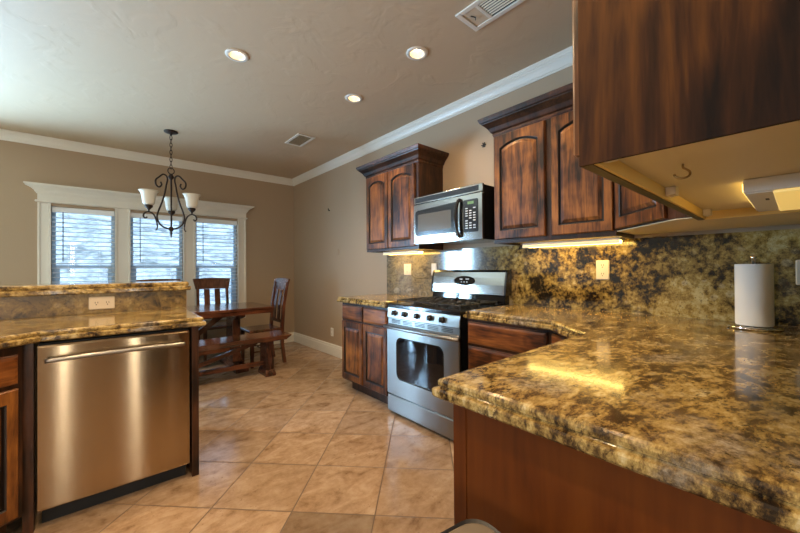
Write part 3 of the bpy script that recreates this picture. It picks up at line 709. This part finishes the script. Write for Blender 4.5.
for a, b_, w_, h_ in ((-.045, .012, .03, .012), (.02, .014, .035, .010), (-.03, -.012, .012, .008), (0, -.012, .012, .008), (.03, -.012, .012, .008)): box(bm, RW / 2 + a, RW / 2 + a + w_, .5175 + .14 * b_, .5190 + .14 * b_, 1.112 + b_ - h_ / 2, 1.112 + b_ + h_ / 2)
obj('display_mark', bm, M['ink'], ds)
bm = B(); lathe(bm, [(.007, 0), (.007, .002)], seg=14)
for v in bm.verts: v.co = Matrix.Translation((RW / 2, .5205, 1.05)) @ Matrix.Rotation(PI / 2, 4, 'X') @ v.co
obj('badge', bm, M['slot'], bgd)

# ------------------------------------------------------------------ over-range microwave
ML, MR = 2.228, 1.500; MW = ML - MR; MZ = 1.428
t = thing('microwave', 'stainless steel microwave mounted above the range', 'microwave', (2.125, ML, MZ), -PI / 2)
bm = B(); box(bm, 0.002, MW - .002, 0.0, 0.340, 0.004, 0.405); obj('body', bm, M['black'], t)
bm = B(); box(bm, 0, MW, -.022, -.001, 0.352, 0.414); vt = obj('vent_panel', bm, M['steel_mw'], t, bevel=.004)
bm = B(); box(bm, .02, MW - .035, -.0232, -.0222, 0.364, 0.404); 
obj('vent_grille', bm, M['rubber'], vt)
bm = B()
for k in range(4): box(bm, .022, MW - .037, -.0244, -.0233, .368 + k * .0085, .371 + k * .0085)
obj('vent_louver', bm, M['iron'], vt)
DWm = MW - 0.0
def mwo(e, y, x0=0, x1=MW): return [(x, y, z) for x, z in rrect(x1 - x0 - 2 * e, .348 - 2 * e, .01, 4, (x0 + x1) / 2, .175)]
bm = B(); loft(bm, [mwo(0, -.001), mwo(0, -.022), mwo(.004, -.026)]); fc = obj('front_panel', bm, M['steel_mw'], t)
bm = B()
L = []
for x, z in rrect(.475, .225, .03, 5, .262, .185):
    if z > .185: z += 0.012 * (1 - ((x - .40) / .30) ** 2) 
    L.append((x, z))
loft(bm, [[(x, y, z) for x, z in L] for y in (-.0265, -.029)]); dr = obj('door_window', bm, M['black'], fc)
bm = B(); L = rrect(.375, .150, .012, 5, .245, .182); loft(bm, [[(x, y, z) for x, z in L] for y in (-.0294, -.0305)]); obj('glass', bm, plain('smoked_glass', (.10, .10, .095), .12), dr)
bm = B(); hx = .530
tube(bm, smooth_path([(hx - .008, -.028, .315), (hx - .012, -.050, .30), (hx - .026, -.060, .22), (hx - .028, -.060, .14), (hx - .014, -.050, .055), (hx, -.028, .035)], 7), .0145, 10); obj('handle', bm, M['black'], t, smooth=True)
bm = B(); L = rrect(.135, .245, .012, 4, .622, .185); loft(bm, [[(x, y, z) for x, z in L] for y in (-.0265, -.029)]); kp = obj('keypad', bm, M['black'], t)
bm = B(); box(bm, .597, .652, -.0305, -.0294, .272, .292); obj('display', bm, M['greenled'], kp)
bm = B()
for r_ in range(9):
    for c in range(3):
        if (r_ + c) % 5 != 4: box(bm, .575 + c * .036, .575 + c * .036 + .022, -.0303, -.0294, .090 + r_ * .0185, .097 + r_ * .0185)
obj('key_mark', bm, M['ink'], kp)
bm = B(); lathe(bm, [(.011, 0), (.011, .002)], seg=18)
for v in bm.verts: v.co = Matrix.Translation((.035, -.0262, .035)) @ Matrix.Rotation(PI / 2, 4, 'X') @ v.co
obj('badge', bm, M['chrome'], fc)

# ------------------------------------------------------------------ outlets (local: x right, -y out)
def outlet(label, loc, rz, w_=.072, h_=.118, kind='duplex', mat='almond', horiz=False, name='wall_outlet'):
    t = thing(name, label, 'outlet', loc, rz)
    bm = B(); L = lambda e, y: [(x, y, z) for x, z in rrect(w_ - 2 * e, h_ - 2 * e, .006, 3)]
    loft(bm, [L(0, -.0008), L(0, -.004), L(.004, -.007)]); obj('cover_plate', bm, M[mat], t)
    spots = [(0, .028), (0, -.028)] if not horiz else [(-.028, 0), (.028, 0)]
    for sx, sz in spots:
        if kind == 'rocker': break
        bm = B(); L = rrect(.034, .036, .010, 4, sx, sz); loft(bm, [[(x, y, z) for x, z in L] for y in (-.0072, -.0088)]); s = obj('socket', bm, M[mat], t)
        bm = B()
        for dx in (-.007, .006): box(bm, sx + dx, sx + dx + .003, -.0094, -.0089, sz - .002, sz + .009)
        tube(bm, [(sx, -.0094, sz - .010), (sx, -.0089, sz - .010)], .0035, 8); obj('slot', bm, M['slot'], s)
    if kind == 'rocker':
        bm = B(); L = rrect(.034, .066, .004, 3); loft(bm, [[(x, y, z) for x, z in L] for y in (-.0072, -.0095)]); obj('rocker', bm, M[mat], t)
    if kind == 'duo':
        pass
outlet('almond double wall outlet on the backsplash left of the range', (2.477, 2.725, 1.21), -PI / 2, w_=.112, mat='almond')
outlet('narrow almond switch plate on the backsplash beside the range back', (2.477, 2.338, 1.21), -PI / 2, kind='rocker', name='light_switch')
outlet('almond wall outlet on the gold backsplash right of the range', (2.477, 0.836, 1.203), -PI / 2, w_=.078, h_=.125)
outlet('almond wall outlet on the backsplash beyond the paper towel', (2.477, -0.027, 1.19), -PI / 2)
outlet('wide almond outlet lying sideways on the low bar backsplash', (0.013, 3.022, 1.006), 0, w_=.130, h_=.082, horiz=True)
outlet('white wall outlet low on the grey wall beside the baseboard', (XA, 4.35, 0.325), -PI / 2, mat='white')
outlet('painted blank cover plate on the bare right-hand wall', (XA, 4.18, 1.455), -PI / 2, w_=.06, h_=.075, kind='rocker', mat='wall', name='cover_plate')
bm = B(); tube(bm, [(XA - .001, 4.405, 2.06), (XA - .02, 4.405, 2.06)], .008, 8); tube(bm, [(XA - .02, 4.405, 2.06), (XA - .024, 4.405, 2.085)], .006, 8); tag(obj('wall_hook', bm, M['slot']), 'tiny dark hook on the bare right wall', 'hook')
bm = B()
for a in (0, 60, 120):
    c, s = math.cos(math.radians(a)), math.sin(math.radians(a)); tube(bm, [(XA - .006, 1.763 + .022 * c, 2.277 + .022 * s), (XA - .004, 1.763 - .022 * c, 2.277 - .022 * s)], .005, 6)
tag(obj('wall_anchor', bm, M['slot']), 'dark star-shaped wall anchor above the microwave', 'anchor')

# ------------------------------------------------------------------ paper towel and holder
PX, PY = 2.265, 0.135; PZ = 0.9355
t = thing('paper_towel_holder', 'chrome paper towel holder with round base on the countertop', 'holder', (PX, PY, PZ))
bm = B(); lathe(bm, [(.088, 0), (.094, .004), (.094, .008), (.086, .014), (.078, .013)], seg=40); obj('base', bm, M['chrome'], t, smooth=True)
bm = B(); lathe(bm, [(.006, .0135), (.006, .315), (.010, .318), (.012, .328), (.006, .336), (.002, .337)], seg=16); obj('rod', bm, M['chrome'], t, smooth=True)
bm = B(); lathe(bm, [(.019, .0165), (.062, .0165), (.0635, .02), (.0635, .292), (.062, .295), (.019, .295), (.019, .0165)], seg=48, cap0=False, cap1=False)
o = obj('paper_towel_roll', bm, M['paper']); o.location = (PX, PY, PZ); tag(o, 'white roll of paper towel on the chrome holder', 'paper towel')
for p in o.data.polygons: p.use_smooth = abs(p.normal.z) < .3

# ------------------------------------------------------------------ waste bin at the foot of the cherry panel
t = thing('waste_bin', 'dark bin with black rim beside the cherry end panel', 'bin', (0.472, 0.313, 0), math.radians(-8))
bm = B(); L = lambda e, z: [(x, y, z) for x, y in rrect(.27 - 2 * e, .36 - 2 * e, .045, 6)]
loft(bm, [L(.03, 0), L(.02, .01), L(.004, .64), L(.004, .652)]); obj('body', bm, M['bin_rim'], t)
bm = B(); loft(bm, [L(0, .653), L(-.004, .662), L(0, .676), L(.004, .681), L(.010, .677)], True, True); rm = obj('rim', bm, M['bin_rim'], t)
bm = B(); loft(bm, [L(.009, .6772), L(.013, .679)]); obj('lid', bm, M['bin_lid'], t)

# ------------------------------------------------------------------ ceiling lights and vents
can_labels = ['recessed ceiling light nearest the chandelier side, left of the other two', 'recessed ceiling light nearest the large ceiling vent', 'recessed ceiling light between the chandelier and the wall cabinets']
def can_proto():
    t = thing('recessed_light', '', 'ceiling light', (0, 0, ZC), 0, 'recessed lights in the ceiling')
    bm = B(); lathe(bm, [(.077, -.0005), (.077, -.004), (.073, -.008), (.057, -.010), (.0495, -.006), (.0495, -.0005)], seg=32, cap0=False, cap1=False); obj('trim_ring', bm, M['trim'], t, smooth=True)
    bm = B(); lathe(bm, [(.0490, -.004), (.047, .03), (.042, .07), (.030, .10), (.002, .11)], seg=28, cap0=False, cap1=True); obj('reflector', bm, M['canwhite'], t, smooth=True)
    bm = B(); lathe(bm, [(.002, .022), (.020, .024), (.029, .034), (.028, .046), (.016, .085)], seg=20); obj('bulb', bm, M['bulb'], t, smooth=True)
    return t
can = can_proto()
spot_d = bpy.data.lights.new('recessed_lamp', 'SPOT'); spot_d.energy = CAN_W; spot_d.color = CAN_COL; spot_d.spot_size = math.radians(150); spot_d.spot_blend = 0.7; spot_d.shadow_soft_size = 0.045
added_lbl = ['in the kitchen ceiling above the dishwasher', 'in the middle of the kitchen ceiling', 'in the ceiling over the angled sink cabinet', 'in the ceiling over the corner base cabinet',
           'in the ceiling in front of the short wall', 'in the ceiling behind the sink', 'in the ceiling at the far end of the adjoining room']
for i, (x, y) in enumerate(CANS):
    c = can if i == 0 else copy_tree(can)
    c.location = (x, y, ZC); c['label'] = can_labels[i] if i < 3 else 'added unseen recessed light ' + added_lbl[i - 3]
    l = bpy.data.objects.new('recessed_lamp', spot_d); COL.objects.link(l); l.location = (x, y, ZC - 0.012)

def vent(label, x0, x1, y0, y1, split=None):
    t = thing('ceiling_vent', label, 'vent', ((x0 + x1) / 2, (y0 + y1) / 2, ZC))
    hx, hy = (x1 - x0) / 2, (y1 - y0) / 2; f = .03
    bm = B()
    for a, b, c, d in ((-hx, hx, -hy, -hy + f), (-hx, hx, hy - f, hy), (-hx, -hx + f, -hy + f, hy - f), (hx - f, hx, -hy + f, hy - f)): box(bm, a, b, c, d, -.012, -.0008)
    if split: 
        for sp in split: box(bm, -hx + f, hx - f, sp, sp + .022, -.011, -.0008)
    obj('frame', bm, M['trim'], t, bevel=.003)
    bm = B(); box(bm, -hx + f, hx - f, -hy + f, hy - f, -.0025, -.0008); obj('backing', bm, M['slot'], t)
    bm = B(); 
    k = 0; y = -hy + f + .012
    if split:
        x = -hx + f + .01
        while x < hx - f - .006:
            a, b = (split[0] + .025, split[1] - .003)
            box(bm, x - .0045, x + .0045, a, b, -.0008, .0008, mat=Matrix.Translation((x, 0, -.0075)) @ Matrix.Rotation(1.05, 4, 'Y') @ Matrix.Translation((-x, 0, 0))); x += .019
    else:
        while y < hy - f - .006:
            box(bm, -hx + f + .002, hx - f - .002, -.0045, .0045, -.0008, .0008, mat=Matrix.Translation((0, y, -.0075)) @ Matrix.Rotation(1.05, 4, 'X')); y += .02
    obj('louver', bm, M['almond'], t)
    if split:
        bm = B(); box(bm, -hx + f + .002, hx - f - .002, split[1] + .024, hy - f - .004, -.007, -.0027); obj('damper_plate', bm, M['almond'], t)
        bm = B(); tube(bm, [(-.03, hy - f - .03, -.008), (-.01, hy - f - .05, -.016), (.01, hy - f - .035, -.014)], .003, 6); obj('damper_lever', bm, M['slot'], t)
vent('large white ceiling vent with dark louvers above the kitchen aisle', 1.612, 1.818, 0.72, 1.338, split=[-.22, .165])
vent('small white ceiling vent near the dining corner', 1.675, 1.885, 3.64, 4.02)

# ------------------------------------------------------------------ chandelier
CX, CY = 0.595, 4.505
t = thing('chandelier', 'dark scrolled chandelier with white bell shades over the dining table', 'chandelier', (CX, CY, 0))
bm = B(); lathe(bm, [(.066, ZC - .001), (.068, ZC - .008), (.060, ZC - .016), (.035, ZC - .024), (.012, ZC - .030), (.010, ZC - .045)], seg=28); obj('canopy', bm, M['bronze'], t, smooth=True)
bm = B(); z = ZC - .045; k = 0
while z > 2.345:
    a = (PI / 2) * (k % 2); pts = [(.011 * math.sin(q) * math.cos(a), .011 * math.sin(q) * math.sin(a), z - .024 + .026 * math.cos(q)) for q in [2 * PI * i / 12 for i in range(13)]]
    tube(bm, pts, .0034, 6, False); z -= .040; k += 1
obj('chain', bm, M['bronze'], t, smooth=True)
bm = B()
pts = [(.030 * math.sin(q), 0, 2.305 + .034 * math.cos(q)) for q in [2 * PI * i / 16 for i in range(17)]]; tube(bm, pts, .005, 8, False)
lathe(bm, [(.004, 2.275), (.016, 2.268), (.024, 2.25), (.030, 2.236), (.022, 2.222), (.010, 2.21), (.0065, 2.19), (.0065, 1.70), (.014, 1.69), (.030, 1.672), (.022, 1.655), (.010, 1.64), (.013, 1.62), (.008, 1.60), (.004, 1.575)], seg=16)
obj('stem', bm, M['bronze'], t, smooth=True)
view = math.atan2(CY, CX)
for az in (view - math.radians(1), view - math.radians(1) + 2 * PI / 3, view - math.radians(1) - 2 * PI / 3):
    c, s = math.cos(az), math.sin(az); R = lambda pr: [(r * c, r * s, z) for r, z in pr]
    bm = B()
    lyre = [(.108, 2.165), (.098, 2.135), (.122, 2.105), (.152, 2.125), (.155, 2.175), (.120, 2.215), (.082, 2.250), (.048, 2.240), (.038, 2.20), (.050, 2.14), (.066, 2.05), (.092, 1.95), (.128, 1.85), (.142, 1.78), (.118, 1.715), (.070, 1.68), (.020, 1.668)]
    tube(bm, smooth_path(R(lyre), 6), .0085, 8)
    arm = [(.140, 1.69), (.150, 1.745), (.172, 1.800), (.215, 1.828), (.258, 1.812), (.272, 1.778), (.254, 1.757), (.238, 1.772)]
    tube(bm, smooth_path(R(arm), 6), .0075, 8); tube(bm, smooth_path(R([(.138, 1.71), (.140, 1.67), (.150, 1.645), (.160, 1.642)]), 5), .006, 8)
    a = obj('arm', bm, M['bronze'], t, smooth=True)
    ce = ((.222 * c), .222 * s, 0)
    bm = B(); lathe(bm, [(.006, 1.832), (.010, 1.85), (.032, 1.872), (.038, 1.885), (.034, 1.897), (.012, 1.898)], ce, 20); obj('candle_cup', bm, M['bronze'], a, smooth=True)
    bm = B(); pr = [(.030, 1.899), (.046, 1.903), (.054, 1.92), (.058, 1.955), (.064, 1.995), (.076, 2.030), (.090, 2.047)]
    lathe(bm, pr + [(r - .004, z) for r, z in reversed(pr)], ce, 28, False, False); obj('lamp_shade', bm, M['shade'], a, smooth=True)

# ------------------------------------------------------------------ dining table, bench, chairs
TX0, TX1, TY0, TY1 = -0.45, 1.645, 4.285, 5.085
t = thing('dining_table', 'dark reddish wooden trestle dining table with glossy top', 'table', ((TX0 + TX1) / 2, (TY0 + TY1) / 2, 0))
hl, hw = (TX1 - TX0) / 2, (TY1 - TY0) / 2
bm = B(); box(bm, -hl, hl, -hw, hw, .728, .760); obj('tabletop', bm, M['table'], t, bevel=.004)
bm = B()
for a, b, c, d in ((-hl + .02, hl - .02, -hw + .012, -hw + .034), (-hl + .02, hl - .02, hw - .034, hw - .012), (-hl + .02, -hl + .042, -hw + .034, hw - .034), (hl - .042, hl - .02, -hw + .034, hw - .034)): box(bm, a, b, c, d, .684, .7275)
obj('apron', bm, M['table'], t)
for s in (-1, 1):
    x = s * .68; bm = B()
    loft(bm, [[(x - a, -b, z), (x + a, -b, z), (x + a, b, z), (x - a, b, z)] for a, b, z in ((.055, .17, .095), (.045, .13, .2), (.045, .13, .60), (.055, .30, .65), (.055, .33, .7275))])
    g = obj('trestle_leg', bm, M['chair'], t, bevel=.004)
    bm = B(); loft(bm, [[(x - a, -b, z), (x + a, -b, z), (x + a, b, z), (x - a, b, z)] for a, b, z in ((.075, .36, 0), (.075, .36, .035), (.055, .20, .0945))]); obj('foot', bm, M['chair'], g, bevel=.004)
bm = B(); box(bm, -.634, .634, -.025, .025, .20, .30); obj('stretcher', bm, M['table'], t, bevel=.004)
for s in (-1, 1):
    bm = B(); a, b = Vector((s * .06, 0, .29)), Vector((s * .60, 0, .70)); d = (b - a).normalized(); n = Vector((-d.z, 0, d.x)) * .03
    loft(bm, [[tuple(p + n * q + Vector((0, e, 0))) for q, e in ((-1, -.02), (1, -.02), (1, .02), (-1, .02))] for p in (a, b)]); obj('brace', bm, M['table'], t)
# bench
BX0, BX1, BY0, BY1 = -0.50, 1.705, 3.905, 4.262
t = thing('dining_bench', 'dark reddish wooden bench along the near side of the dining table', 'bench', ((BX0 + BX1) / 2, (BY0 + BY1) / 2, 0))
hl, hw = (BX1 - BX0) / 2, (BY1 - BY0) / 2
bm = B(); loft(bm, [[(-a, -b, z), (a, -b, z), (a, b, z), (-a, b, z)] for a, b, z in ((hl - .05, hw - .02, .402), (hl - .045, hw - .015, .412), (hl, hw, .448), (hl, hw, .460))]); obj('seat', bm, M['table'], t, bevel=.003)
for s in (-1, 1):
    x = s * .875; bm = B(); box(bm, x - .045, x + .045, -.10, .10, .075, .4015); g = obj('leg', bm, M['chair'], t, bevel=.004)
    bm = B(); loft(bm, [[(x - a, -b, z), (x + a, -b, z), (x + a, b, z), (x - a, b, z)] for a, b, z in ((.058, .130, 0), (.058, .130, .03), (.05, .105, .0745))]); obj('foot', bm, M['chair'], g, bevel=.004)
bm = B(); box(bm, -.829, .829, -.02, .02, .115, .165); obj('stretcher', bm, M['table'], t, bevel=.003)
bm = B(); box(bm, -.07, .07, -.05, .05, .085, .112); box(bm, -.055, .055, -.045, -.0205, .085, .215); box(bm, -.055, .055, .0205, .045, .085, .215); obj('center_block', bm, M['chair'], t, bevel=.004)
for s in (-1, 1):
    bm = B(); a, b = Vector((s * .02, 0, .185)), Vector((s * .76, 0, .385)); d = (b - a).normalized(); n = Vector((-d.z, 0, d.x)) * .021
    loft(bm, [[tuple(p + n * q + Vector((0, e, 0))) for q, e in ((-1, -.018), (1, -.018), (1, .018), (-1, .018))] for p in (a, b)]); obj('brace', bm, M['table'], t)
# chairs (face -y)
def chair_proto():
    t = thing('dining_chair', '', 'chair', (0, 0, 0), 0, 'wooden chairs around the dining table')
    bm = B(); loft(bm, [[(-a, -b, z), (a, -b, z), (a * .92, c, z), (-a * .92, c, z)] for a, b, c, z in ((.205, .20, .195, .425), (.22, .215, .20, .437), (.22, .215, .20, .455), (.205, .20, .19, .462))]); obj('seat', bm, M['chair'], t, bevel=.004)
    for s in (-1, 1):
        bm = B(); loft(bm, [[(s * .185 + dx * a, -.175 + dy * a, z) for dx, dy in ((-1, -1), (1, -1), (1, 1), (-1, 1))] for a, z in ((.015, 0), (.021, .30), (.021, .4245))]); obj('leg', bm, M['chair'], t)
        bm = B(); pts = [(.235, 0), (.205, .25), (.205, .47), (.225, .75), (.275, 1.05)]
        loft(bm, [[(s * .19 - .017, y - .02, z), (s * .19 + .017, y - .02, z), (s * .19 + .017, y + .02, z), (s * .19 - .017, y + .02, z)] for y, z in pts]); obj('rear_leg', bm, M['chair'], t)
    bm = B(); n = 10; loops = []
    for k in range(n + 1):
        u = 2 * k / n - 1; x = .245 * u; yb = .268 + .014 * (1 - u * u); zb_ = .945 ; zt = 1.093 + .010 * (1 - u * u)
        loops.append([(x * .88, yb - .022, zb_), (x, yb + .004, zt), (x, yb + .026, zt - .004), (x * .88, yb, zb_)])
    loft(bm, loops); obj('crest_rail', bm, M['chair'], t, bevel=.003)
    for x in (-.075, .06):
        bm = B(); loft(bm, [[(x - .036, y - .006, z), (x + .036 + .015 * 0, y - .006, z), (x + .036, y + .006, z), (x - .036, y + .006, z)] for y, z in ((.205, .56), (.218, .75), (.25, .944))]); obj('back_slat', bm, M['chair'], t)
    bm = B(); box(bm, -.172, .172, .193, .217, .52, .559); obj('lower_rail', bm, M['chair'], t)
    bm = B()
    for s in (-1, 1): tube(bm, [(s * .186, -.155, .19), (s * .188, .195, .19)], .010, 8)
    tube(bm, [(-.182, .0, .19), (.182, .0, .19)], .009, 8); obj('stretcher', bm, M['chair'], t)
    return t
ch = chair_proto()
spots = [((1.60, 4.625), -PI / 2, 'wooden dining chair at the table end nearest the grey wall'),
         ((1.235, 5.305), 0.0, 'wooden dining chair in front of the rightmost dining window'),
         ((0.600, 5.305), 0.0, 'wooden dining chair whose top shows over the bar below the middle window'),
         ((-0.44, 4.745), PI / 2, 'wooden dining chair at the far table end, its top just above the bar')]
for i, (p, a, lb) in enumerate(spots):
    c = ch if i == 0 else copy_tree(ch)
    c.location = (p[0], p[1], 0); c.rotation_euler = (0, 0, a); c['label'] = lb
